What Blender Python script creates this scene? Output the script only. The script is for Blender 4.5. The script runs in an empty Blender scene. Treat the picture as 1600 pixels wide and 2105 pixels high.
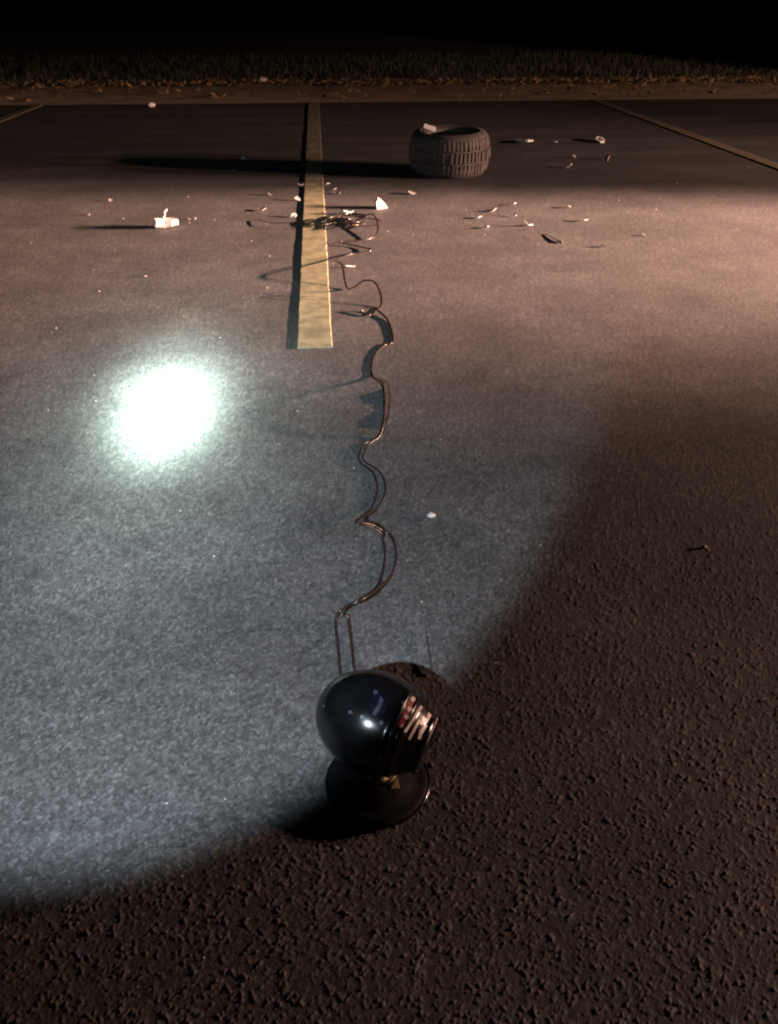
import bpy, bmesh, math, random
import numpy as np
from mathutils import Vector, Matrix
from mathutils.bvhtree import BVHTree

SC = bpy.context.scene
COL = SC.collection
R = math.radians
random.seed(7)
rng = np.random.default_rng(11)

# ------------------------------------------------------------------ camera
FPX, CAM_H = 1600.0, 1.3                       # focal length in photo pixels, eye height in metres
TILT, YAW = math.atan(1057 / 1600), R(4.65)
cam_data = bpy.data.cameras.new('camera')
cam = bpy.data.objects.new('camera', cam_data)
COL.objects.link(cam)
cam.location = (0, 0, CAM_H)
cam.rotation_euler = (math.pi / 2 - TILT, 0, -YAW)
cam_data.sensor_fit = 'VERTICAL'
cam_data.sensor_height = 24
cam_data.lens = 24 * FPX / 2105
cam_data.clip_start, cam_data.clip_end = 0.02, 2000
SC.camera = cam

# ------------------------------------------------------------------ night sky
world = bpy.data.worlds.new('World')
SC.world = world
world.use_nodes = True
wn = world.node_tree.nodes
sky = wn.new('ShaderNodeTexSky')
sky.sky_type = 'NISHITA'
sky.sun_disc = False
sky.sun_elevation = R(-6)
sky.sun_rotation = R(200)
world.node_tree.links.new(sky.outputs[0], wn['Background'].inputs[0])
wn['Background'].inputs[1].default_value = 0.012

# ------------------------------------------------------------------ the lamps that light the lot
def math_node(nt, op, a, b=None, c=None, clamp=False):
    n = nt.nodes.new('ShaderNodeMath'); n.operation = op; n.use_clamp = clamp
    for i, v in enumerate((a, b, c)):
        if v is None: continue
        if isinstance(v, (int, float)): n.inputs[i].default_value = v
        else: nt.links.new(v, n.inputs[i])
    return n.outputs[0]

def smooth(nt, v, lo, hi, olo=0.0, ohi=1.0):
    n = nt.nodes.new('ShaderNodeMapRange'); n.interpolation_type = 'SMOOTHSTEP'
    nt.links.new(v, n.inputs[0])
    for i, q in zip((1, 2, 3, 4), (lo, hi, olo, ohi)): n.inputs[i].default_value = q
    return n.outputs[0]

def spot(name, loc, target, power, color, size, radius):
    d = bpy.data.lights.new(name, 'SPOT')
    d.energy, d.color, d.spot_size, d.spot_blend, d.shadow_soft_size = power, color, R(size), 0.15, radius
    o = bpy.data.objects.new(name, d); COL.objects.link(o)
    o.location = loc
    o.rotation_euler = (Vector(target) - Vector(loc)).to_track_quat('-Z', 'Y').to_euler()
    d.use_nodes = True
    nt = d.node_tree
    tc = nt.nodes.new('ShaderNodeTexCoord')
    sep = nt.nodes.new('ShaderNodeSeparateXYZ')
    nt.links.new(tc.outputs['Normal'], sep.inputs[0])
    return o, nt, sep, nt.nodes['Emission']

# torch in the photographer's left hand: tight hot spot, halo and a wide spill with a clear rim
TORCH = (-0.45, -0.20, 1.40)
o, nt, sep, em = spot('torch_beam', TORCH, (-0.625, 2.782, 0), 270, (1.0, 1.0, 1.0), 72, 0.014)
ang = math_node(nt, 'MULTIPLY', math_node(nt, 'ARCCOSINE', math_node(nt, 'MINIMUM', math_node(nt, 'ABSOLUTE', sep.outputs[2]), 1.0)), 57.2958)
def gauss(w, k):
    q = math_node(nt, 'DIVIDE', ang, w)
    return math_node(nt, 'MULTIPLY', math_node(nt, 'EXPONENT', math_node(nt, 'MULTIPLY', math_node(nt, 'MULTIPLY', q, q), -1.0)), k)
spill = smooth(nt, ang, 29.9, 26.0)
wide = math_node(nt, 'MULTIPLY', spill, math_node(nt, 'ADD', gauss(14.0, 1.15), 1.15))
tot = math_node(nt, 'ADD', math_node(nt, 'ADD', gauss(2.95, 120.0), gauss(8.6, 7.0)), wide)
nt.links.new(tot, em.inputs[1])
mixc = nt.nodes.new('ShaderNodeMix'); mixc.data_type = 'RGBA'
nt.links.new(gauss(9.0, 1.0), mixc.inputs[0]); mixc.inputs[6].default_value = (0.72, 0.86, 1.0, 1); mixc.inputs[7].default_value = (0.74, 1.0, 0.90, 1)
nt.links.new(mixc.outputs[2], em.inputs[0])

# head lamps of a vehicle parked off to the right
HEAD_X = 14.0
for yy in (2.9, 4.4):
    o, nt, sep, em = spot('head_lamp_beam', (HEAD_X, yy, 1.90), (-4.0, yy + 5.4, 0.1), 62000, (1.0, 0.585, 0.435), 120, 0.055)
    az = math_node(nt, 'MULTIPLY', math_node(nt, 'ARCTAN2', sep.outputs[0], math_node(nt, 'ABSOLUTE', sep.outputs[2])), 57.2958)
    az = math_node(nt, 'ADD', 16.7, az)               # degrees from the -x direction, positive away from the camera
    a_near = math.degrees(math.atan2(3.75 - yy, HEAD_X - 2.3)); a_far = math.degrees(math.atan2(6.6 - yy, HEAD_X - 0.8))
    core = smooth(nt, az, a_near - 7.0, a_near + 2.8, 0.090, 1.0)
    edge = smooth(nt, az, a_far - 3.0, a_far + 2.6, 1.0, 0.19)
    far = smooth(nt, az, a_far + 8.0, a_far + 30.0, 1.0, 0.26)
    nt.links.new(math_node(nt, 'MULTIPLY', math_node(nt, 'MULTIPLY', core, edge), far), em.inputs[1])
    em.inputs[0].default_value = (1, 1, 1, 1)

SC.view_settings.view_transform = 'Standard'
SC.view_settings.look = 'None'
SC.view_settings.exposure = 0.0
SC.view_settings.gamma = 1.0
SC.render.engine = 'CYCLES'
SC.cycles.filter_width = 2.2
SC.cycles.sample_clamp_indirect = 4.0
SC.cycles.max_bounces = 5

# ------------------------------------------------------------------ helpers
ct, st_ = math.cos(-TILT), math.sin(-TILT)
cy, sy = math.cos(-YAW), math.sin(-YAW)
def ray(x, y):
    a, b, c = (x - 800) / FPX, 1.0, -(y - 1052.5) / FPX
    b, c = ct * b - st_ * c, st_ * b + ct * c
    return Vector((cy * a - sy * b, sy * a + cy * b, c))
def at(x, y, z=0.0):
    """place in the lot, on the level z, that the photograph shows at x, y"""
    d = ray(x, y); t = (z - CAM_H) / d.z
    return Vector((0, 0, CAM_H)) + d * t

def mesh_obj(name, verts, faces, material, parent=None, smooth_shade=True):
    m = bpy.data.meshes.new(name)
    m.from_pydata([tuple(v) for v in verts], [], faces)
    m.materials.append(material)
    if smooth_shade: m.polygons.foreach_set('use_smooth', [True] * len(m.polygons))
    m.update()
    o = bpy.data.objects.new(name, m); COL.objects.link(o)
    if parent: o.parent = parent
    return o
def bm_obj(name, bm, material, parent=None, smooth_shade=True):
    m = bpy.data.meshes.new(name)
    bmesh.ops.recalc_face_normals(bm, faces=bm.faces)
    bm.to_mesh(m); bm.free()
    m.materials.append(material)
    if smooth_shade: m.polygons.foreach_set('use_smooth', [True] * len(m.polygons))
    o = bpy.data.objects.new(name, m); COL.objects.link(o)
    if parent: o.parent = parent
    return o
def empty(name, loc=(0, 0, 0)):
    o = bpy.data.objects.new(name, None); COL.objects.link(o); o.location = loc
    o.empty_display_size = 0.1
    return o
def tag(o, label, cat, group=None):
    o['label'] = label; o['category'] = cat
    if group: o['group'] = group
    return o
def struct(o, kind='structure'):
    o['kind'] = kind
    return o

def mat(name, color, rough=0.6, metallic=0.0, noise=0.0, scale=40.0, bump=0.0, coat=0.0, spec=0.5, transmission=0.0):
    m = bpy.data.materials.new(name); m.use_nodes = True
    nt = m.node_tree; b = nt.nodes['Principled BSDF']
    b.inputs['Base Color'].default_value = (*color, 1)
    b.inputs['Roughness'].default_value = rough
    b.inputs['Metallic'].default_value = metallic
    b.inputs['Specular IOR Level'].default_value = spec
    b.inputs['Coat Weight'].default_value = coat
    b.inputs['Transmission Weight'].default_value = transmission
    tc = nt.nodes.new('ShaderNodeTexCoord')
    nz = nt.nodes.new('ShaderNodeTexNoise'); nz.inputs['Scale'].default_value = scale; nz.inputs['Detail'].default_value = 5
    nt.links.new(tc.outputs['Object'], nz.inputs['Vector'])
    if noise:
        mx = nt.nodes.new('ShaderNodeMix'); mx.data_type = 'RGBA'
        mx.inputs[6].default_value = (*[c * (1 - noise) for c in color], 1)
        mx.inputs[7].default_value = (*[min(1, c * (1 + noise)) for c in color], 1)
        nt.links.new(nz.outputs[0], mx.inputs[0]); nt.links.new(mx.outputs[2], b.inputs['Base Color'])
    rr = nt.nodes.new('ShaderNodeMapRange'); nt.links.new(nz.outputs[0], rr.inputs[0])
    rr.inputs[3].default_value = max(0.02, rough * 0.8); rr.inputs[4].default_value = min(1, rough * 1.25)
    nt.links.new(rr.outputs[0], b.inputs['Roughness'])
    if bump:
        bp = nt.nodes.new('ShaderNodeBump'); bp.inputs['Strength'].default_value = bump; bp.inputs['Distance'].default_value = 0.003
        nt.links.new(nz.outputs[0], bp.inputs['Height']); nt.links.new(bp.outputs[0], b.inputs['Normal'])
    return m

# ------------------------------------------------------------------ asphalt
DARK_STRIP_Y, LOT_END = 6.62, 13.12                # where the darker surface begins; end of the lot
def dark_strip_mask(nt, pos):
    """1 on the darker strip beyond DARK_STRIP_Y"""
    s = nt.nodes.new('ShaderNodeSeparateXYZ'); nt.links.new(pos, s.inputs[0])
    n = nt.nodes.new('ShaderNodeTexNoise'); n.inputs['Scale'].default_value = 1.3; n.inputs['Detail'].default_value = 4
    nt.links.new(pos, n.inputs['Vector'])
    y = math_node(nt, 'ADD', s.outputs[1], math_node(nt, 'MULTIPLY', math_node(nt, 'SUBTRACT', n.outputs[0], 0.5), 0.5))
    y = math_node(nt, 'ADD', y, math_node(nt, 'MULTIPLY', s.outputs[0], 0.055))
    return smooth(nt, y, DARK_STRIP_Y - 0.38, DARK_STRIP_Y + 0.42)

def asphalt_material():
    m = bpy.data.materials.new('asphalt'); m.use_nodes = True
    nt = m.node_tree; b = nt.nodes['Principled BSDF']; L = nt.links.new
    tc = nt.nodes.new('ShaderNodeTexCoord'); pos = tc.outputs['Object']
    at_n = nt.nodes.new('ShaderNodeAttribute'); at_n.attribute_name = 'stone'
    vor = nt.nodes.new('ShaderNodeTexVoronoi'); vor.inputs['Scale'].default_value = 120; L(pos, vor.inputs['Vector'])
    sepc = nt.nodes.new('ShaderNodeSeparateColor'); L(vor.outputs['Color'], sepc.inputs[0])
    fine = nt.nodes.new('ShaderNodeTexNoise'); fine.inputs['Scale'].default_value = 260; fine.inputs['Detail'].default_value = 3; L(pos, fine.inputs['Vector'])
    big = nt.nodes.new('ShaderNodeTexNoise'); big.inputs['Scale'].default_value = 2.2; big.inputs['Detail'].default_value = 6; big.inputs['Roughness'].default_value = 0.65; L(pos, big.inputs['Vector'])
    mid = nt.nodes.new('ShaderNodeTexNoise'); mid.inputs['Scale'].default_value = 24; mid.inputs['Detail'].default_value = 5; L(pos, mid.inputs['Vector'])
    t = math_node(nt, 'ADD', math_node(nt, 'ADD', math_node(nt, 'MULTIPLY', at_n.outputs['Fac'], 0.46), 0.09), math_node(nt, 'MULTIPLY', sepc.outputs[0], 0.14))
    t = math_node(nt, 'ADD', t, math_node(nt, 'MULTIPLY', math_node(nt, 'SUBTRACT', fine.outputs[0], 0.5), 0.35), clamp=True)
    cr = nt.nodes.new('ShaderNodeValToRGB'); L(t, cr.inputs[0])
    e = cr.color_ramp.elements
    e[0].position, e[0].color = 0.05, (0.026, 0.024, 0.023, 1)
    e[1].position, e[1].color = 0.86, (0.36, 0.335, 0.32, 1)
    k = e.new(0.42); k.color = (0.115, 0.108, 0.104, 1)
    k = e.new(0.64); k.color = (0.160, 0.150, 0.144, 1)
    v = math_node(nt, 'MULTIPLY', smooth(nt, big.outputs[0], 0.3, 0.72, 0.74, 1.18), smooth(nt, mid.outputs[0], 0.3, 0.7, 0.92, 1.08))
    dark_strip = dark_strip_mask(nt, pos)
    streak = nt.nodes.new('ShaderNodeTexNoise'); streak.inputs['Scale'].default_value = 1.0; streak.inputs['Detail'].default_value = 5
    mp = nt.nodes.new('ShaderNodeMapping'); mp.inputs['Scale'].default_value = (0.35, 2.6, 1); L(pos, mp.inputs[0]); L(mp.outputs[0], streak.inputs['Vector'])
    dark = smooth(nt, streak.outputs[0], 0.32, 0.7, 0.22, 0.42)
    v = math_node(nt, 'MULTIPLY', v, math_node(nt, 'ADD', math_node(nt, 'SUBTRACT', 1.0, dark_strip), math_node(nt, 'MULTIPLY', dark_strip, dark)))
    mul = nt.nodes.new('ShaderNodeVectorMath'); mul.operation = 'SCALE'; L(cr.outputs[0], mul.inputs[0]); L(v, mul.inputs['Scale'])
    L(mul.outputs[0], b.inputs['Base Color'])
    b.inputs['Roughness'].default_value = 0.72
    b.inputs['Specular IOR Level'].default_value = 0.35
    h = math_node(nt, 'ADD', math_node(nt, 'MULTIPLY', fine.outputs[0], 0.6), math_node(nt, 'MULTIPLY', sepc.outputs[1], 0.5))
    bp = nt.nodes.new('ShaderNodeBump'); bp.inputs['Strength'].default_value = 0.45; bp.inputs['Distance'].default_value = 0.0018
    L(h, bp.inputs['Height']); L(bp.outputs[0], b.inputs['Normal'])
    return m
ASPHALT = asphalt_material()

def cells(x, y, size, seed):
    """jittered grid of stones: distance to the nearest, to the second nearest, and that stone's own value"""
    xs, ys = x / size, y / size
    ix, iy = np.floor(xs).astype(np.int64), np.floor(ys).astype(np.int64)
    d1 = np.full(x.shape, 9.0); d2 = np.full(x.shape, 9.0); val = np.zeros(x.shape)
    def hsh(a, b, s):
        h = (a * 374761393 + b * 668265263 + s * 2147483647 + seed * 1274126177) & 0xffffffff
        h = ((h ^ (h >> 13)) * 1274126177) & 0xffffffff
        h = ((h ^ (h >> 15)) * 2246822519) & 0xffffffff
        return ((h ^ (h >> 16)) & 0xffffff) / float(0x1000000)
    for dx in (-1, 0, 1):
        for dy in (-1, 0, 1):
            a, b = ix + dx, iy + dy
            d = np.hypot(a + hsh(a, b, 1) - xs, b + hsh(a, b, 2) - ys)
            v = hsh(a, b, 3)
            near = d < d1
            d2 = np.where(near, d1, np.minimum(d2, d))
            val = np.where(near, v, val); d1 = np.where(near, d, d1)
    return d1, d2, val

def build_asphalt():
    ncol = 860
    ys = [0.22]
    while ys[-1] < LOT_END:
        ys.append(ys[-1] + 0.0023 * max(1.0, (ys[-1] / 0.85)) ** 1.6)
    ys = np.array(ys); ys[-1] = LOT_END
    u = np.linspace(-1, 1, ncol)
    Y = np.repeat(ys[:, None], ncol, 1)
    X = (0.05 + 0.085 * Y) + u[None, :] * (0.62 + 0.50 * Y)
    cell = (0.62 + 0.5 * Y) * 2 / ncol
    rowstep = np.gradient(ys)[:, None]
    size = np.maximum(cell, rowstep)
    wx = X + 0.003 * np.sin(Y * 310 + X * 90); wy = Y + 0.003 * np.sin(X * 280 - Y * 70)
    d1, d2, v = cells(wx, wy, 0.0060, 1)
    e1, e2, w = cells(wx, wy, 0.0036, 2)
    f1, f2, q = cells(wx + 0.0017, wy, 0.0135, 5)
    fadeA = np.clip(0.0065 / size, 0, 1) ** 1.3
    fadeB = np.clip(0.0032 / size, 0, 1) ** 1.3
    edge = np.clip((d2 - d1) / 0.34, 0, 1)
    dome = edge * (0.75 + 0.25 * np.cos(d1 * 2.5))
    lump = 0.5 + 0.5 * np.sin(wx * 71 + 2 * np.sin(wy * 53)) * np.sin(wy * 64 + 1.7 * np.sin(wx * 47))
    hA = dome * (0.10 + 0.22 * v + 1.15 * np.clip((v - 0.60) / 0.40, 0, 1) ** 1.3) * (0.75 + 0.5 * lump)
    big = np.clip((f2 - f1) / 0.30, 0, 1) * np.clip((q - 0.72) / 0.2, 0, 1)
    eb = np.clip((e2 - e1) / 0.4, 0, 1)
    hB = eb * (0.3 + 0.7 * w)
    Z = 0.00115 * fadeA * (hA - 0.25) + 0.0005 * fadeB * (hB - 0.3) + 0.0004 * fadeA * (big * (0.6 + 0.5 * w) - 0.15)
    hA = np.maximum(hA, big * 0.8)
    for a, kx, ky, ph in ((0.0016, 3.1, 2.2, 0.3), (0.0012, 1.3, 5.3, 1.9), (0.0009, 7.7, 4.9, 4.0)):
        Z += 0.45 * a * np.sin(kx * X + ph) * np.sin(ky * Y + 2 * ph)
    Z -= 0.0005
    # blend the outline down into the surrounding sheet
    rim = np.clip((1 - np.abs(u)) / 0.02, 0, 1)[None, :] * np.ones_like(Y)
    Z = Z * rim - 0.0045 * (1 - rim)
    tone = np.clip(0.5 * hA + 0.25 * hB + 0.45 * (v - 0.5) * dome + 0.2 * (w - 0.5) + 0.10 + 0.75 * np.clip((v - 0.84) / 0.08, 0, 1) * np.clip((d2 - d1) / 0.25, 0, 1), 0, 1)  # last term paints lamp-lit stone faces as sparse paler stones
    tone = tone * np.clip(fadeA + 0.35, 0, 1) + 0.40 * (1 - np.clip(fadeA + 0.35, 0, 1))
    nr = len(ys)
    co = np.stack([X, Y, Z], -1).reshape(-1, 3)
    base = np.arange(nr * ncol).reshape(nr, ncol)
    quads = np.stack([base[:-1, :-1], base[:-1, 1:], base[1:, 1:], base[1:, :-1]], -1).reshape(-1, 4)
    # the sheet round it
    s0 = len(co)
    extra = np.array([[-45, -12, -0.006], [45, -12, -0.006], [45, LOT_END, -0.006], [-45, LOT_END, -0.006]], float)
    co = np.concatenate([co, extra]); quads = np.concatenate([quads, [[s0, s0 + 1, s0 + 2, s0 + 3]]])
    tone = np.concatenate([tone.ravel(), [0.4] * 4])
    m = bpy.data.meshes.new('asphalt_pavement')
    m.vertices.add(len(co)); m.vertices.foreach_set('co', co.astype(np.float32).ravel())
    nq = len(quads)
    m.loops.add(nq * 4); m.loops.foreach_set('vertex_index', quads.astype(np.int32).ravel())
    m.polygons.add(nq); m.polygons.foreach_set('loop_start', np.arange(0, nq * 4, 4, dtype=np.int32))
    m.update(calc_edges=True)
    m.polygons.foreach_set('use_smooth', np.ones(nq, dtype=bool))
    a = m.attributes.new('stone', 'FLOAT', 'POINT'); a.data.foreach_set('value', tone.astype(np.float32))
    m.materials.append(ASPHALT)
    o = bpy.data.objects.new('asphalt_pavement', m); COL.objects.link(o)
    return struct(o)
build_asphalt()

# ------------------------------------------------------------------ soil under everything, dirt shoulder
SOIL = mat('dark_soil', (0.030, 0.026, 0.018), 0.95, noise=0.5, scale=3, bump=0.5)
struct(mesh_obj('ground', [(-400, -300, -0.05), (400, -300, -0.05), (400, 700, -0.05), (-400, 700, -0.05)], [(0, 1, 2, 3)], SOIL))
def grid_sheet(name, x0, x1, nx, y0, y1, ny, zf, material):
    xs = np.linspace(x0, x1, nx); ys = np.linspace(y0, y1, ny)
    verts = [(x, y, zf(x, y)) for y in ys for x in xs]
    faces = [(j * nx + i, j * nx + i + 1, (j + 1) * nx + i + 1, (j + 1) * nx + i) for j in range(ny - 1) for i in range(nx - 1)]
    return mesh_obj(name, verts, faces, material)
DIRT = mat('dirt_shoulder', (0.25, 0.180, 0.118), 0.95, noise=0.45, scale=6, bump=0.8)
from mathutils import noise as mnoise
def dirt_z(x, y):
    n = mnoise.noise(Vector((x * 1.7, y * 1.7, 0))) * 0.018 + mnoise.noise(Vector((x * 7, y * 7, 3))) * 0.008
    k = min(1, max(0, (y - LOT_END) / 0.5))
    return 0.004 + (n + 0.004) * k
struct(grid_sheet('dirt_shoulder', -18, 22, 330, LOT_END - 0.10, 16.9, 46, dirt_z, DIRT))

# ------------------------------------------------------------------ stall lines
def line_material(name, col, worn):
    m = bpy.data.materials.new(name); m.use_nodes = True
    nt = m.node_tree; b = nt.nodes['Principled BSDF']; L = nt.links.new
    g = nt.nodes.new('ShaderNodeNewGeometry'); pos = g.outputs['Position']
    n1 = nt.nodes.new('ShaderNodeTexNoise'); n1.inputs['Scale'].default_value = 9; n1.inputs['Detail'].default_value = 7; n1.inputs['Roughness'].default_value = 0.7; L(pos, n1.inputs['Vector'])
    n2 = nt.nodes.new('ShaderNodeTexNoise'); n2.inputs['Scale'].default_value = 130; n2.inputs['Detail'].default_value = 4; L(pos, n2.inputs['Vector'])
    w = math_node(nt, 'ADD', smooth(nt, n1.outputs[0], 0.36, 0.66), math_node(nt, 'MULTIPLY', math_node(nt, 'SUBTRACT', n2.outputs[0], 0.5), 1.1), clamp=True)
    w = math_node(nt, 'MULTIPLY', w, worn)
    w = math_node(nt, 'ADD', w, math_node(nt, 'MULTIPLY', dark_strip_mask(nt, pos), 0.60), clamp=True)   # darker on the same strip it crosses
    mx = nt.nodes.new('ShaderNodeMix'); mx.data_type = 'RGBA'
    L(w, mx.inputs[0]); mx.inputs[6].default_value = (*col, 1); mx.inputs[7].default_value = (0.085, 0.074, 0.050, 1)
    L(mx.outputs[2], b.inputs['Base Color']); b.inputs['Roughness'].default_value = 0.6
    bp = nt.nodes.new('ShaderNodeBump'); bp.inputs['Strength'].default_value = 0.35; bp.inputs['Distance'].default_value = 0.002
    L(n2.outputs[0], bp.inputs['Height']); L(bp.outputs[0], b.inputs['Normal'])
    return m
from mathutils import noise as mnoise
def stall_line(x, y0, y1, w, material, seed, tag_label=None):
    rnd = random.Random(seed); n = 150; verts = []; faces = []; top = 0.0066
    for i in range(n + 1):
        y = y0 + (y1 - y0) * (i / n)
        a = x - w / 2 + rnd.uniform(-.0012, .0012); b = x + w / 2 + rnd.uniform(-.0012, .0012)
        yy = y + (rnd.uniform(-.006, .006) if i else 0); a += .004 * mnoise.noise(Vector((y * 9, 1, seed))); b += .004 * mnoise.noise(Vector((y * 9, 5, seed)))
        verts += [(a - .002, yy, -0.004), (a + .002, yy, top), ((a + b) / 2, yy + (0 if i else -.012), top + rnd.uniform(-.0003, .0003)), (b - .002, yy, top), (b + .002, yy, -0.004)]
    for i in range(n):
        for k in range(4):
            p = i * 5 + k; faces.append((p, p + 1, p + 6, p + 5))
    faces.append((0, 1, 2, 3, 4)[::-1]); q = n * 5; faces.append((q, q + 1, q + 2, q + 3, q + 4))
    return struct(mesh_obj('stall_line', verts, faces, material, smooth_shade=False))
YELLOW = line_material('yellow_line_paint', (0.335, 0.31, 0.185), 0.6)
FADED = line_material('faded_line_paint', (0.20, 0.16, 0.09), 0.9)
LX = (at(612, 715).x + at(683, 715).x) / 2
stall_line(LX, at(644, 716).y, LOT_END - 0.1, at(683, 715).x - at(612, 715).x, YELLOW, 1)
RX = at(1345, 250).x
stall_line(RX, 3.3, LOT_END - 0.05, 0.15, FADED, 2)
stall_line(at(38, 232).x, 3.3, LOT_END - 0.05, 0.15, FADED, 3)

# ------------------------------------------------------------------ verge: grass and leaf litter
GRASS = mat('verge_grass', (0.026, 0.029, 0.012), 0.7, noise=0.5, scale=2)
DRY = mat('dry_leaf', (0.15, 0.098, 0.045), 0.8, noise=0.5, scale=9)
def verge_edge(x): return 15.95 + 0.35 * mnoise.noise(Vector((x * 0.35, 0, 7))) + 0.16 * mnoise.noise(Vector((x * 1.7, 2, 7))) - 0.02 * x
def build_grass():
    V = []; Fc = []
    rnd = random.Random(3)
    for i in range(26000):
        x = rnd.uniform(-15, 20); e = verge_edge(x)
        y = e + (rnd.random() ** 1.7) * 9.0
        if mnoise.noise(Vector((x * 0.9, y * 0.9, 1))) < -0.28 + 0.25 * rnd.random() and y < e + 3: continue
        h = rnd.uniform(.025, .10) * (0.5 + 0.5 * min(1, (y - e) / 1.2)) * (0.75 + 1.1 * (mnoise.noise(Vector((x * 0.6, y * 0.6, 9))) + .3))
        h = max(h, .03)
        a = rnd.uniform(0, 6.283); w = rnd.uniform(.006, .014); lx = rnd.uniform(-.09, .09); ly = rnd.uniform(-.09, .09)
        dx, dy = math.cos(a) * w, math.sin(a) * w; k = len(V)
        V += [(x - dx, y - dy, -.05), (x + dx, y + dy, -.05), (x + dx * .6 + lx * .4, y + dy * .6 + ly * .4, h * .6), (x - dx * .6 + lx * .4, y - dy * .6 + ly * .4, h * .6), (x + lx, y + ly, h)]
        Fc += [(k, k + 1, k + 2, k + 3), (k + 3, k + 2, k + 4)]
    o = mesh_obj('verge_grass', V, Fc, GRASS, smooth_shade=False); struct(o, 'stuff')
    tag(o, 'dark uncut grass on the verge beyond the dirt shoulder', 'grass')
build_grass()
def build_litter():
    V = []; Fc = []; rnd = random.Random(5)
    for i in range(4200):
        x = rnd.uniform(-12, 17); e = verge_edge(x)
        y = e + rnd.gauss(-0.12, 0.28)
        if rnd.random() < .12: y = rnd.uniform(LOT_END + .1, e)
        elif mnoise.noise(Vector((x * 1.3, 4, 4))) < rnd.uniform(-.5, .25): continue
        s = rnd.uniform(.02, .062); z = 0.012 + rnd.random() * .035
        M = Matrix.Rotation(rnd.uniform(0, 6.28), 3, 'Z') @ Matrix.Rotation(rnd.uniform(-.8, .8), 3, 'X') @ Matrix.Rotation(rnd.uniform(-.8, .8), 3, 'Y')
        k = len(V); c = Vector((x, y, z + s * .35))
        for p in ((-1, 0, 0), (-.35, -.5, .15), (.5, -.38, .1), (1, 0, .3), (.5, .38, .1), (-.35, .5, .15)): V.append(c + M @ (Vector(p) * s))
        Fc += [(k, k + 1, k + 2, k + 3), (k, k + 3, k + 4, k + 5)]
    o = mesh_obj('leaf_litter', V, Fc, DRY, smooth_shade=False); struct(o, 'stuff')
    tag(o, 'brown dry leaves lying along the edge of the verge', 'leaves')
build_litter()

# ------------------------------------------------------------------ tyre lying in the lot
RUBBER = mat('tyre_rubber', (0.026, 0.022, 0.019), 0.85, noise=0.35, scale=30, bump=0.3)
TREAD = mat('tyre_tread_rubber', (0.052, 0.038, 0.030), 0.9, noise=0.45, scale=45, bump=0.4)
def lathe(profile, seg, name, material, parent, closed=True):
    V = []; Fc = []; n = len(profile)
    for i in range(seg):
        a = 2 * math.pi * i / seg
        for r, z in profile: V.append((r * math.cos(a), r * math.sin(a), z))
    for i in range(seg):
        for k in range(n if closed else n - 1):
            Fc.append((i * n + k, ((i + 1) % seg) * n + k, ((i + 1) % seg) * n + (k + 1) % n, i * n + (k + 1) % n))
    return mesh_obj(name, V, Fc, material, parent)
TR, TW = 0.352, 0.335
tp = at(922, 370); td = Vector((tp.x, tp.y, 0)).normalized()
tyre_c = Vector((tp.x, tp.y, 0)) + td * (TR - 0.01)
tyre = tag(empty('tyre', tyre_c), 'wide black tyre lying flat on the dark asphalt beyond the yellow line', 'tyre')
tyre.rotation_euler = (R(1.5), R(-1.0), 0.3)
tyre.location.z = 0.006
b = TR - 0.016
prof = [(b - .030, .004), (b - .012, .030), (b, .062), (b + .002, TW / 2), (b, TW - .062), (b - .012, TW - .030), (b - .030, TW - .006), (b - .075, TW), (b - .115, TW - .006), (b - .145, TW - .018), (b - .152, TW - .036),
        (b - .110, TW - .050), (b - .05, TW - .06), (b - .022, TW - .09), (b - .02, .09), (b - .05, .06), (b - .110, .05), (b - .128, .036), (b - .122, .022), (b - .105, .012), (b - .075, 0.0)]
lathe(prof, 72, 'carcass', RUBBER, tyre)
for zz in (TW - .004, TW - .0165):
    rr_ = b - .072 if zz > TW - .01 else b - .104
    V = []; Fc = []; ns = 64
    for i in range(ns):
        a = 2 * math.pi * i / ns
        for k in range(6):
            c = 2 * math.pi * k / 6; q = rr_ + .005 * math.cos(c); V.append((q * math.cos(a), q * math.sin(a), zz + .002 + .005 * math.sin(c)))
    for i in range(ns):
        for k in range(6): Fc.append((i * 6 + k, ((i + 1) % ns) * 6 + k, ((i + 1) % ns) * 6 + (k + 1) % 6, i * 6 + (k + 1) % 6))
    mesh_obj('sidewall_ring', V, Fc, RUBBER, tyre)
def block_mesh(h, w, d, lean):
    bm = bmesh.new(); bmesh.ops.create_cube(bm, size=1)
    for v in bm.verts:
        k = 1.0 if v.co.x < 0 else 0.86
        v.co = Vector((v.co.x * d, v.co.y * w * k + lean * v.co.z, v.co.z * h * k))
    bmesh.ops.bevel(bm, geom=bm.edges[:], offset=.0025, segments=1, affect='EDGES')
    m = bpy.data.meshes.new('tread_block'); bm.to_mesh(m); bm.free(); m.materials.append(TREAD); return m
NB = 58
rows = [(TW * .5, .088, .030, 0), (TW * .5 + .094, .084, .033, 1), (TW * .5 - .094, .084, .033, 1)]
meshes = [block_mesh(.100, .024, .022, .004), block_mesh(.094, .026, .024, -.005), block_mesh(.094, .026, .024, .005)]
for i in range(NB):
    for r, (zz, hh, ww, off) in enumerate(rows):
        a = 2 * math.pi * (i + .25 * off + random.uniform(-.09, .09)) / NB
        rad = b + (.010 if r == 0 else -.004) + random.uniform(-.005, .002)
        o = bpy.data.objects.new('tread_block', meshes[r]); COL.objects.link(o); o.parent = tyre
        o.location = (rad * math.cos(a), rad * math.sin(a), zz); tl = (0, .20, -.20)[r]; o.rotation_euler = (random.uniform(-.06, .06), -tl + random.uniform(-.05, .05), a + random.uniform(-.12, .12)); o.scale = (1, random.uniform(.8, 1.08), random.uniform(.82, 1.02))

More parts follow.
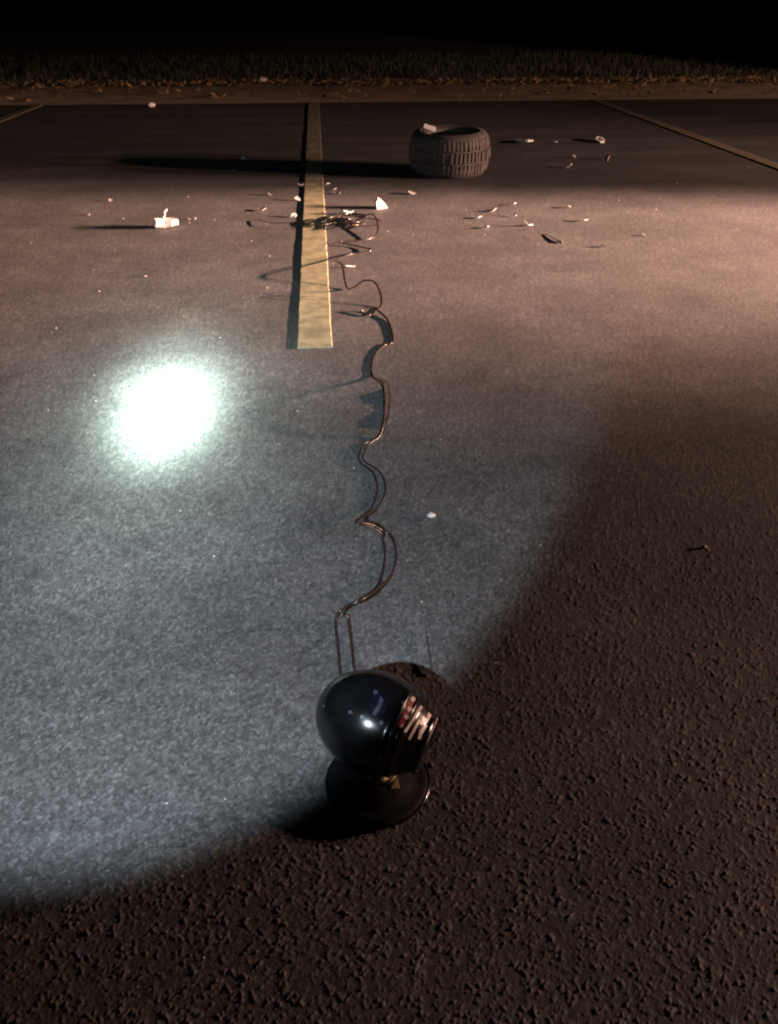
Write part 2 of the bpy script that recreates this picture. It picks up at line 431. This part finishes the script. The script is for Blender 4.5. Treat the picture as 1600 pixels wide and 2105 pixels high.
# ------------------------------------------------------------------ round device on its disc base
GLOSS = mat('device_black_gloss', (0.0035, 0.0038, 0.0045), 0.20, noise=0.6, scale=38, coat=0.06, bump=0.04)
BASEM = mat('device_base_black', (0.007, 0.007, 0.008), 0.38, noise=0.4, scale=60, bump=0.08)
RED = mat('print_red', (0.17, 0.010, 0.013), 0.4)
WHITE = mat('print_white', (0.42, 0.36, 0.33), 0.4, noise=0.6, scale=160)
PURPLE = mat('violet_glare', (0.005, 0.004, 0.014), 0.25)
LILAC = mat('lilac_glare_and_dots', (0.034, 0.031, 0.048), 0.4, noise=0.4, scale=300)
GOLD = mat('brass', (0.85, 0.62, 0.36), 0.48, metallic=0.7, noise=0.4, scale=90)
E1c = at(769, 1484, 0.142)
r1 = 121 / FPX * (E1c - Vector((0, 0, CAM_H))).length * 0.95
front = at(779, 1706); BR = 0.103
base_c = Vector((at(777, 1612).x, front.y + BR - .002, 0))
device = tag(empty('round_device', base_c), 'round glossy black device with white lettering on its side, standing on a flat disc base', 'device')
HO = Vector(base_c)
lathe([(0, 0.0005), (BR - .012, 0.0005), (BR - .003, .002), (BR, .007), (BR - .001, .012), (BR - .007, .016), (BR - .016, .0175), (BR - .030, .0180), (BR - .036, .0215), (.045, .026), (.034, .030), (0, .031)], 96, 'disc_base', BASEM, device, closed=False)
lathe([(BR - .0012, .0112), (BR + .0006, .0120), (BR + .0002, .0138), (BR - .004, .0150)], 96, 'rim_bead', GLOSS, device, closed=True)
neck_top = E1c - HO
V = []; Fc = []; ns = 32; steps = ((0.0, .030), (.10, .026), (.18, .019), (.34, .018), (.42, .023), (.55, .023), (.62, .020), (.9, .030))
a0 = Vector((0.004, 0, .028)); a1 = Vector((neck_top.x * .6, neck_top.y * .6, neck_top.z - r1 * .80))
for t, r in steps:
    c = a0.lerp(a1, t)
    for k in range(ns):
        a = 2 * math.pi * k / ns; V.append(c + Vector((r * math.cos(a), r * math.sin(a), 0)))
for q in range(len(steps) - 1):
    for k in range(ns): Fc.append((q * ns + k, q * ns + (k + 1) % ns, (q + 1) * ns + (k + 1) % ns, (q + 1) * ns + k))
neck = mesh_obj('neck', V, Fc, GOLD, device)
# head: a body of revolution, domed at one end, narrowing in steps to a flat end that looks towards the right
right_w = Vector((math.cos(-YAW), math.sin(-YAW), 0)); view = (E1c - Vector((0, 0, CAM_H))).normalized(); down_w = view.cross(right_w).normalized() * 1.0
if down_w.z > 0: down_w = -down_w
AX = (right_w * .92 + down_w * .40 - view * .12).normalized()
sd1 = AX.cross(Vector((0, 0, 1))).normalized(); sd2 = sd1.cross(AX)
prof = [(-0.995, 0.02)] + [(-math.cos(a), math.sin(a) * 0.955) for a in np.linspace(.12, 1.72, 26)]
prof += [(.30, .925), (.40, .895), (.405, .912), (.43, .905), (.435, .868), (.56, .815), (.565, .830), (.59, .815), (.595, .775), (.70, .715), (.83, .60), (.895, .535), (.90, .575), (.93, .57), (.965, .495), (.985, .465), (.987, .43), (.95, .40), (.945, .0)]
NU = 112; Vs = []; Fs = []
for t, r in prof:
    for k in range(NU):
        a = 2 * math.pi * k / NU; Vs.append(E1c - HO + AX * (t * r1 * 1.04) + (sd1 * math.cos(a) + sd2 * math.sin(a)) * (r * r1 * .905))
for q in range(len(prof) - 1):
    for k in range(NU): Fs.append((q * NU + k, q * NU + (k + 1) % NU, (q + 1) * NU + (k + 1) % NU, (q + 1) * NU + k))
head = shell = mesh_obj('head', Vs, [f[::-1] for f in Fs], GLOSS, device)
mc = E1c - HO; Fv = []
bvh = BVHTree.FromPolygons([tuple(v) for v in Vs], Fs + Fv)
CAMP = Vector((0, 0, CAM_H)) - HO
def on_head(x, y, lift=.0012):
    hit, nrm, idx, dd = bvh.ray_cast(CAMP, ray(x, y).normalized())
    if hit is None: return None
    out = (hit - mc).normalized()
    return hit + out * lift
def decal(name, poly, material, lift=.0012):
    P = [on_head(x, y, lift) for x, y in poly]
    if any(p is None for p in P): print('decal misses', name, poly); return None
    c = sum(P, Vector()) / len(P)
    cx = sum(p[0] for p in poly) / len(poly); cy_ = sum(p[1] for p in poly) / len(poly)
    c = on_head(cx, cy_, lift) or c
    n = len(P)
    V = P + [c] + [p - (p - mc).normalized() * .0011 for p in P]
    Fc = [(i, (i + 1) % n, n) for i in range(n)] + [(i, n + 1 + i, n + 1 + (i + 1) % n, (i + 1) % n) for i in range(n)]
    return mesh_obj(name, V, Fc, material, shell, smooth_shade=False)
def stripe(name, a, c, w, material, n=5):
    ax, ay = a; bx, by = c; L = math.hypot(bx - ax, by - ay); nx, ny = -(by - ay) / L * w / 2, (bx - ax) / L * w / 2
    left = [(ax + (bx - ax) * i / n + nx, ay + (by - ay) * i / n + ny) for i in range(n + 1)]
    right = [(ax + (bx - ax) * i / n - nx, ay + (by - ay) * i / n - ny) for i in range(n + 1)]
    Lp = [on_head(*p) for p in left]; Rp = [on_head(*p) for p in right]
    V = []; Fc = []
    for p, q in zip(Lp, Rp):
        if p is None or q is None: continue
        V += [p, q]
    for i in range(len(V) // 2 - 1): Fc.append((2 * i, 2 * i + 1, 2 * i + 3, 2 * i + 2))
    if Fc: return mesh_obj(name, V, Fc, material, shell)
stripe('side_stripe', (848, 1436), (822, 1496), 11, RED)
for x, y in ((848, 1438), (841, 1458), (835, 1474), (827, 1493)):
    decal('stripe_mark', [(x + 5 * math.cos(t), y + 5 * math.sin(t)) for t in np.arange(0, 6.2, .9)], WHITE, .002)
stripe('side_stripe', (866, 1452), (832, 1505), 5, WHITE)
stripe('side_stripe', (862, 1480), (840, 1520), 5, WHITE)
for pl in ([(880, 1464), (886, 1470), (878, 1486), (873, 1482)], [(868, 1474), (876, 1478), (872, 1492), (862, 1488)], [(872, 1488), (878, 1492), (868, 1508), (862, 1502)], [(862, 1500), (868, 1506), (864, 1520), (858, 1518)]):
    decal('letter', pl, WHITE)
decal('glare_patch', [(772, 1424), (790, 1432), (796, 1452), (790, 1466), (776, 1474), (764, 1466), (760, 1446)], PURPLE)  # violet lens glare painted on the head as a flat patch
decal('glare_flash', [(782, 1432), (789, 1440), (778, 1464), (770, 1472), (767, 1464), (777, 1448)], LILAC, .002)  # brighter streak of the painted glare
for x, y, q in ((772, 1424, 5), (721, 1464, 4), (745, 1474, 4.5), (784, 1486, 5), (667, 1452, 2.5), (828, 1444, 3)):
    decal('lilac_dot', [(x + q * math.cos(t), y + q * math.sin(t)) for t in np.arange(0, 6.2, 1.05)], LILAC, .002)
def catmull(P, per):
    out = []
    n = len(P)
    for i in range(n - 1):
        p0, p1, p2, p3 = P[max(i - 1, 0)], P[i], P[i + 1], P[min(i + 2, n - 1)]
        for k in range(per):
            t = k / per
            out.append([0.5 * (2 * b_ + (c_ - a_) * t + (2 * a_ - 5 * b_ + 4 * c_ - d_) * t * t + (3 * b_ - a_ - 3 * c_ + d_) * t ** 3) for a_, b_, c_, d_ in zip(p0, p1, p2, p3)])
    out.append(list(P[-1])); return out
def tube(path, rad, seg=8, cap=True):
    V = []; Fc = []; n = len(path); prev = None
    for i, p in enumerate(path):
        t = (path[min(i + 1, n - 1)] - path[max(i - 1, 0)]).normalized()
        s = t.cross(Vector((0, 0, 1)))
        if s.length < 1e-3: s = Vector((1, 0, 0))
        s.normalize(); u = s.cross(t)
        rr = rad[i] if isinstance(rad, (list, tuple)) else rad
        for k in range(seg):
            a = 2 * math.pi * k / seg; V.append(p + (s * math.cos(a) + u * math.sin(a)) * rr)
    for i in range(n - 1):
        for k in range(seg): Fc.append((i * seg + k, i * seg + (k + 1) % seg, (i + 1) * seg + (k + 1) % seg, (i + 1) * seg + k))
    if cap: Fc += [tuple(range(seg))[::-1], tuple(range((n - 1) * seg, n * seg))]
    return V, Fc
# brass bracket lying against the neck on top of the base
B0 = [at(768, 1610, .027), at(782, 1611, .029), at(794, 1608, .032), at(805, 1601, .036), at(814, 1591, .040), at(820, 1580, .044)]
V, Fc = tube([Vector(q) - HO for q in catmull([tuple(p) for p in B0], 4)], [.0016 + .0022 * min(1, i / 12) for i in range(21)], 8); mesh_obj('bracket_arm', V, Fc, GOLD, device)
bm = bmesh.new(); tri = [bm.verts.new(at(x, y, z) - HO) for x, y, z in ((818, 1598, .036), (823, 1620, .029), (804, 1622, .029))] + [bm.verts.new(at(x, y, z) - HO) for x, y, z in ((815, 1602, .025), (820, 1620, .023), (807, 1621, .023))]
bm.faces.new(tri[:3]); bm.faces.new(tri[3:][::-1])
for k in range(3): bm.faces.new((tri[k], tri[3 + k], tri[3 + (k + 1) % 3], tri[(k + 1) % 3]))
bm_obj('bracket_lug', bm, GOLD, device, smooth_shade=False)
# white rim line round part of the flat end
P = []
for k in range(9):
    a = None
    P.append(on_head(907 - 32 * k / 8, 1458 + 74 * k / 8, .0006))
P = [p for p in P if p is not None]
if len(P) > 2:
    V, Fc = tube(P, .0011, 6); mesh_obj('rim_line', V, Fc, WHITE, head)

# ------------------------------------------------------------------ twin wire from the device across the lot
WIRE = mat('wire_dark', (0.026, 0.017, 0.013), 0.26, noise=0.4, scale=50, spec=0.6)
WEB = mat('shadow_flap_dark', (0.045, 0.034, 0.030), 0.28, noise=0.4, scale=25, spec=0.7)
# x, y in the photograph, height above the asphalt, turn of the band (degrees), width factor
CP = [(716, 1398, .003, 0, 1.0), (713, 1370, .003, 0, 1.0), (708, 1320, .003, 3, 1.0), (703, 1275, .004, 8, .95), (708, 1250, .034, 20, .5), (740, 1233, .060, 20, .25), (772, 1212, .034, 20, .25), (795, 1180, .004, 6, .8), (803, 1140, .003, 0, .95), (794, 1105, .008, 10, .8),
      (768, 1083, .050, 15, .4), (735, 1074, .078, 15, .25), (745, 1062, .050, 15, .25), (772, 1040, .004, 6, .6), (784, 1005, .003, 0, .8), (774, 972, .003, 0, .7), (748, 952, .003, 0, .45), (741, 940, .003, 0, .5), (752, 915, .003, 0, .45), (778, 897, .004, 10, .25),
      (787, 872, .028, 40, .18), (790, 842, .050, 40, .18), (790, 812, .064, 40, .18), (787, 793, .068, 40, .18), (781, 784, .056, 30, .18), (774, 780, .030, 30, .18), (766, 774, .005, 10, .18), (763, 755, .003, 0, .18), (770, 728, .003, 0, .2), (790, 709, .003, 0, .2), (806, 704, .003, 0, .18), (807, 688, .003, 0, .18), (797, 658, .004, 0, .18),
      (775, 637, .010, 10, .16), (758, 632, .018, 10, .16), (742, 641, .008, 10, .16), (758, 648, .003, 0, .16), (782, 630, .004, 0, .16), (783, 606, .034, 10, .16), (770, 580, .070, 10, .16), (748, 577, .066, 10, .16), (728, 590, .030, 10, .16), (714, 592, .006, 10, .16), (708, 570, .034, 10, .16), (704, 545, .060, 10, .16),
      (690, 535, .024, 10, .16), (720, 523, .008, 10, .16), (764, 514, .012, 10, .16), (735, 506, .006, 10, .16), (700, 497, .014, 10, .16), (755, 492, .008, 10, .16), (776, 478, .020, 10, .16), (775, 452, .036, 10, .16), (764, 440, .040, 10, .16), (745, 446, .022, 10, .16), (728, 458, .010, 10, .16)]
ctrl = []
for x, y, z, tw, wf in CP:
    p = at(x, y, z); ctrl.append((p.x, p.y, p.z, tw, wf))
S = catmull(ctrl, 9)
cen = [Vector(q[:3]) for q in S]
lft, rgt = [], []
for i, q in enumerate(S):
    t = (cen[min(i + 1, len(S) - 1)] - cen[max(i - 1, 0)]).normalized()
    s = t.cross(Vector((0, 0, 1))); s = s.normalized() if s.length > 1e-3 else Vector((1, 0, 0))
    u = s.cross(t); a = R(q[3]); d = (s * math.cos(a) + u * math.sin(a)) * 0.0165 * max(.08, q[4])
    A, B = cen[i] + d, cen[i] - d
    lowest = min(A.z, B.z) - .0022
    if lowest < 0: A.z -= lowest; B.z -= lowest
    lft.append(A); rgt.append(B)
wire = tag(empty('twin_wire', (cen[0].x, cen[0].y, 0)), 'long dark twin wire snaking from the round device to a tangle beside the line', 'wire')
WO = Vector(wire.location)
for side in (lft, rgt):
    V, Fc = tube([p - WO for p in side], [.0031 if p.y < 2.3 else .0029 for p in side], 8); mesh_obj('strand', V, Fc, WIRE, wire)
# low flap added along the cord to cast a dark shadow patch
rnd = random.Random(31); V = []; Fc = []; nf = 26
for k in range(nf + 1):
    t = k / nf; p = at(787 + 5 * math.sin(t * 3.1), 884 - 84 * t, 0) - WO
    hgt = (.009 + .004 * math.sin(t * 9) + rnd.uniform(-.002, .002)) * min(1, 6 * t + .15, 6 * (1 - t) + .15)
    wv = .004 * math.sin(t * 14)
    V += [p + Vector((wv, 0, -.001)), p + Vector((wv - .003, 0, hgt)), p + Vector((wv - .0015, 0, hgt)), p + Vector((wv + .0015, 0, -.001))]
for k in range(nf):
    for m_ in range(4): Fc.append((4 * k + m_, 4 * k + (m_ + 1) % 4, 4 * k + 4 + (m_ + 1) % 4, 4 * k + 4 + m_))
mesh_obj('shadow_flap', V, Fc, WEB, wire)
# the tangle at the far end
rnd = random.Random(12)
tc_ = at(722, 452, 0.02)
for loop in range(5):
    P = []; cx, cyy = rnd.uniform(-.10, .10), rnd.uniform(-.12, .12); ra, rb = rnd.uniform(.07, .13), rnd.uniform(.10, .22); tl = rnd.uniform(-.2, .2)
    for i in range(41):
        a = 2 * math.pi * i / 40 * 1.15 + loop
        z = .014 + .022 * (.5 + .5 * math.sin(a * 1.5 + loop)) * (0.5 + .5 * math.cos(a + loop)) ** 2
        P.append(Vector((tc_.x + cx + ra * math.cos(a) * (1 + .1 * math.sin(3 * a)), tc_.y + cyy + rb * math.sin(a), abs(z) + .004 * loop)) - WO)
    V, Fc = tube(P, .0036, 8); mesh_obj('loop', V, Fc, WIRE, wire)
# stray coil of thin wire reaching over the yellow line
P = []
for x, y, z in ((700, 456, .02), (660, 462, .03), (612, 458, .035), (560, 458, .02), (530, 452, .008)):
    P.append(at(x, y, z))
P = [Vector(q) - WO for q in catmull([tuple(p) for p in P], 8)]
V, Fc = tube(P, .0022, 6); mesh_obj('loose_end', V, Fc, WIRE, wire)

# ------------------------------------------------------------------ debris
PLASTIC = mat('white_plastic', (0.44, 0.415, 0.39), 0.4, noise=0.12, scale=30)
GREYP = mat('pale_grey_plastic', (0.22, 0.205, 0.19), 0.5, noise=0.35, scale=40)
STONE = mat('pale_pebble', (0.55, 0.50, 0.46), 0.8, noise=0.3, scale=90, bump=0.3)
DARKP = mat('dark_plastic', (0.018, 0.015, 0.013), 0.5, noise=0.3, scale=50)
TWIG = mat('twig_bark', (0.030, 0.020, 0.014), 0.85, noise=0.4, scale=90)
def shard_mesh(seed, w, d, t, bend):
    rnd = random.Random(seed); n = rnd.choice((5, 6, 7)); bm = bmesh.new()
    ring = []
    for i in range(n):
        a = 2 * math.pi * (i + rnd.uniform(-.3, .3)) / n; k = rnd.uniform(.6, 1.1)
        ring.append((math.cos(a) * w * .5 * k, math.sin(a) * d * .5 * k))
    z = lambda x, y: bend * (x * x / (w * w) * 4 - .4) + .15 * bend * math.sin(9 * y / d)
    top = [bm.verts.new((x, y, z(x, y) + t / 2)) for x, y in ring]; bot = [bm.verts.new((x, y, z(x, y) - t / 2)) for x, y in ring]
    ct_ = bm.verts.new((0, 0, z(0, 0) + t / 2)); cb = bm.verts.new((0, 0, z(0, 0) - t / 2))
    for i in range(n):
        j = (i + 1) % n
        bm.faces.new((top[i], top[j], ct_)); bm.faces.new((bot[j], bot[i], cb)); bm.faces.new((top[i], bot[i], bot[j], top[j]))
    return bm
def rest(o, z=0.0005):
    bpy.context.view_layer.update()
    lo = min((o.matrix_world @ v.co).z for v in o.data.vertices); o.location.z += z - lo
def shard(x, y, w, d, label, group, seed, m=None, t=.004, bend=.008, tilt=12, z=0.0, name='plastic_shard', cat='shard', rot=None):
    rnd = random.Random(seed)
    o = bm_obj(name, shard_mesh(seed, w, d, t, bend), m or PLASTIC, smooth_shade=False)
    o.location = at(x, y, z); o.rotation_euler = rot or (R(rnd.uniform(-tilt, tilt)), R(rnd.uniform(-tilt, tilt)), rnd.uniform(0, 6.28))
    rest(o, z + .0005)
    return tag(o, label, cat, group)
LA = 'small pale plastic shard on the lit asphalt between the yellow line and the dark stick'
GA = 'shards scattered right of the yellow line'
sd = 100
for x, y, w, d in ((1010, 435, .075, .06), (1055, 422, .045, .05), (984, 449, .06, .05), (1058, 445, .04, .04), (1000, 469, .05, .05), (846, 399, .09, .06)):
    sd += 1; shard(x, y, w, d, LA, GA, sd, GREYP if sd % 3 else PLASTIC, tilt=22)
shard(1086, 464, .08, .06, 'pale plastic shard with upturned edge just beyond the dark stick', None, 131, PLASTIC, bend=.02, tilt=25)
LB = 'small pale plastic shard lying beyond the far end of the dark stick'
for x, y, w, d in ((1200, 455, .06, .05), (1170, 428, .04, .05), (1325, 485, .03, .04)):
    sd += 1; shard(x, y, w, d, LB, 'shards beyond the dark stick', sd, GREYP, tilt=25)
shard(1240, 508, .05, .04, 'small black plastic shard on the lit asphalt past the dark stick', None, 140, DARKP, tilt=25)
LC = 'small pale plastic fragment on the dark asphalt to the right of the tyre'
for x, y, w, d in ((1168, 345, .06, .09), (1248, 329, .06, .14), (1140, 292, .05, .08), (1180, 324, .03, .05)):
    sd += 1; shard(x, y, w, d, LC, 'fragments beside the tyre', sd, PLASTIC, tilt=30)
# flat pieces with a hole, right of the tyre
def ring_piece(x, y, ra, rb, w, label, seed):
    rnd = random.Random(seed); V = []; Fc = []; n = 26
    for i in range(n):
        a = 2 * math.pi * i / n; k = 1 + .12 * math.sin(2 * a + seed) + rnd.uniform(-.05, .05)
        for q, z in ((1, .002), (1, .018), (1 - w, .020), (1 - w, .002)): V.append((ra * q * k * math.cos(a), rb * q * k * math.sin(a), z + .012 * math.sin(a + seed)))
    for i in range(n):
        for k in range(4): Fc.append((i * 4 + k, ((i + 1) % n) * 4 + k, ((i + 1) % n) * 4 + (k + 1) % 4, i * 4 + (k + 1) % 4))
    o = mesh_obj('plastic_ring', V, Fc, PLASTIC, smooth_shade=False); o.location = at(x, y); rest(o); return tag(o, label, 'ring')
ring_piece(1078, 293, .085, .12, .38, 'flattened white plastic ring on the dark asphalt, first piece right of the tyre', 3)
ring_piece(1232, 291, .055, .10, .5, 'small bent white plastic ring between the tyre and the faded stall line', 6)
LD = 'small pale plastic shard beside the left edge of the yellow line'
for x, y, w, d in ((553, 401, .05, .05), (613, 412, .05, .06), (541, 433, .085, .06), (604, 446, .06, .07), (618, 381, .06, .07)):
    sd += 1; shard(x, y, w, d, LD, 'shards left of the yellow line', sd, PLASTIC if sd % 2 else GREYP, tilt=25)
shard(500, 328, .07, .08, 'pale plastic shard on the dark asphalt beyond the long shadow of the tyre', None, 141, PLASTIC, tilt=25)
shard(484, 350, .08, .05, 'grey plastic shard lying within the long shadow of the tyre', None, 142, GREYP, tilt=25)
shard(722, 549, .085, .015, 'straight pale sliver lying by a kink of the wire, beside the yellow line', None, 143, PLASTIC, tilt=6)
LE = 'thin pale plastic sliver beside the right edge of the yellow line near the tangled wire'
for x, y, w, d in ((672, 381, .06, .05), (684, 391, .07, .04), (692, 399, .11, .05), (668, 440, .03, .04), (745, 461, .05, .05)):
    sd += 1; shard(x, y, w, d, LE, 'slivers right of the yellow line', sd, GREYP if sd % 2 else PLASTIC, tilt=16)
LF = 'tiny pale chip on the asphalt near the white torn cup'
for x, y, w, d in ((389, 452, .018, .02), (402, 451, .014, .02), (182, 443, .03, .03), (228, 414, .035, .03), (300, 570, .02, .02)):
    sd += 1; shard(x, y, w, d, LF, 'chips near the torn cup', sd, GREYP, name='plastic_chip', cat='chip', tilt=35)
# pale bowl-shaped cap among the loops of wire
shard(712, 441, .15, .10, 'curved cream plastic shard lying among the loops of tangled wire', None, 77, PLASTIC, t=.006, bend=.035, tilt=8, name='curved_plastic_shard', cat='shard', rot=(R(-20), R(8), .2))
# upright white shard
bm = bmesh.new()
pv = [bm.verts.new(v) for v in ((-.028, 0, 0), (.062, .012, 0), (.045, .02, .028), (.005, .004, .066), (-.02, -.006, .078), (-.036, -.004, .05))]
bm.faces.new(pv); ret = bmesh.ops.extrude_face_region(bm, geom=bm.faces[:]); 
for v in [g for g in ret['geom'] if isinstance(g, bmesh.types.BMVert)]: v.co += Vector((.008, .05, .0))
o = bm_obj('plastic_shard', bm, PLASTIC, smooth_shade=False); o.location = at(783, 430); o.rotation_euler = (0, 0, R(18)); rest(o)
tag(o, 'bright white pointed shard standing upright beside the tangled wire', 'shard')
# torn white cup with a curled handle
cup = tag(empty('torn_cup', at(344, 468)), 'crushed white cup with a curled strip sticking up, lying left of the yellow line', 'cup')
rnd = random.Random(4); V = []; Fc = []; n = 20; rings = ((-.075, .030), (-.072, .036), (-.02, .030), (.03, .033), (.072, .026), (.074, .020))
for x, r in rings:
    for k in range(n):
        a = 2 * math.pi * k / n; q = r * (1 + .16 * math.sin(2 * a + x * 40) + rnd.uniform(-.05, .05)); V.append((x + .006 * math.sin(3 * a), q * math.cos(a) * 1.15, .034 + q * math.sin(a) * .92))
for i in range(len(rings) - 1):
    for k in range(n): Fc.append((i * n + k, i * n + (k + 1) % n, (i + 1) * n + (k + 1) % n, (i + 1) * n + k))
Fc += [tuple(range(n))[::-1], tuple(range((len(rings) - 1) * n, len(rings) * n))]
mesh_obj('body', V, Fc, PLASTIC, cup, smooth_shade=False)
P = [Vector((.0 + .018 * math.cos(a) + .012, 0.0, .085 + .028 * math.sin(a))) for a in np.linspace(-2.6, -5.0, 12)]
P = [Vector((-.012, 0, .05)), Vector((-.012, 0, .07))] + P
V, Fc = tube(P, .008, 8); mesh_obj('curled_strip', V, Fc, PLASTIC, cup)
cup.rotation_euler = (0, 0, R(14))
# piece resting on the tyre
top = at(884, 268, TW + .012)
o = bm_obj('plastic_shard', shard_mesh(55, .13, .10, .034, .016), PLASTIC, smooth_shade=False)
o.location = (top.x, top.y, TW); o.rotation_euler = (R(10), R(14), .3); rest(o, TW + .002)
tag(o, 'white plastic shard resting on top of the tyre', 'shard')
# dark stick
P = [at(1120, 480, .004), at(1132, 486, .007), at(1142, 492, .008), at(1156, 498, .008)]
P = [Vector(q) for q in catmull([tuple(p) for p in P], 5)]; c0 = Vector((P[0].x, P[0].y, 0))
V, Fc = tube([p - c0 for p in P], [.002 + .0042 * (i / (len(P) - 1)) ** 2 for i in range(len(P))], 8)
o = mesh_obj('dark_stick', V, Fc, DARKP); o.location = c0; rest(o); tag(o, 'short dark stick lying on the lit asphalt, thicker at one end', 'stick')
# pebbles
def pebble(x, y, s, label, seed):
    rnd = random.Random(seed); bm = bmesh.new(); bmesh.ops.create_icosphere(bm, subdivisions=2, radius=s)
    for v in bm.verts:
        k = 1 + .35 * mnoise.noise(v.co * (1.2 / s) + Vector((seed, 0, 0))); v.co = Vector((v.co.x * k * 1.2, v.co.y * k * .95, v.co.z * k * .75))
    o = bm_obj('pebble', bm, STONE, smooth_shade=False); o.location = at(x, y, s * .5); rest(o, -.0005); return tag(o, label, 'pebble')
pebble(887, 1060, .0105, 'small pale pebble lying beside the curling twin wire', 2)
pebble(1448, 1124, .0062, 'tiny pale pebble alone on the unlit dark asphalt', 5)
pebble(540, 168, .07, 'pale stone at the edge of the leaf litter on the dirt shoulder', 8)
pebble(312, 217, .045, 'small pale stone on the dirt shoulder where the lot ends', 9)
# twig by the device
P = [at(874, 1286, .004), at(878, 1315, .006), at(882, 1340, .006), at(886, 1368, .005), at(889, 1385, .004)]
P = [Vector(q) for q in catmull([tuple(p) for p in P], 5)]; c0 = Vector((P[0].x, P[0].y, 0))
V, Fc = tube([p - c0 for p in P], [.0008 + .0009 * (i / len(P)) for i in range(len(P))], 6)
o = mesh_obj('twig', V, Fc, TWIG); o.location = c0; rest(o, .001); tag(o, 'thin straight dark twig on the asphalt behind the round black device', 'twig')
# loose grit and glass crumbs over the lot
def build_grit():
    rnd = random.Random(21); V = []; Fc = []
    for i in range(170):
        y = 0.6 + 6.2 * rnd.random() ** 1.3; x = rnd.uniform(-.5 - .45 * y, .5 + .58 * y); s = rnd.uniform(.001, .0024) * (1 + .12 * y)
        k = len(V); M = Matrix.Rotation(rnd.uniform(0, 6), 3, 'Z') @ Matrix.Rotation(rnd.uniform(0, 6), 3, 'X')
        for p in ((1, 0, 0), (-1, 0, 0), (0, 1, 0), (0, -1, 0), (0, 0, 1), (0, 0, -1)): V.append(Vector((x, y, s * .8)) + M @ (Vector(p) * s * rnd.uniform(.7, 1.2)))
        Fc += [(k + a, k + b2, k + c) for a, b2, c in ((0, 2, 4), (2, 1, 4), (1, 3, 4), (3, 0, 4), (2, 0, 5), (1, 2, 5), (3, 1, 5), (0, 3, 5))]
    o = mesh_obj('grit', V, Fc, STONE, smooth_shade=False); struct(o, 'stuff'); tag(o, 'loose pale grit sprinkled over the asphalt', 'grit')
build_grit()
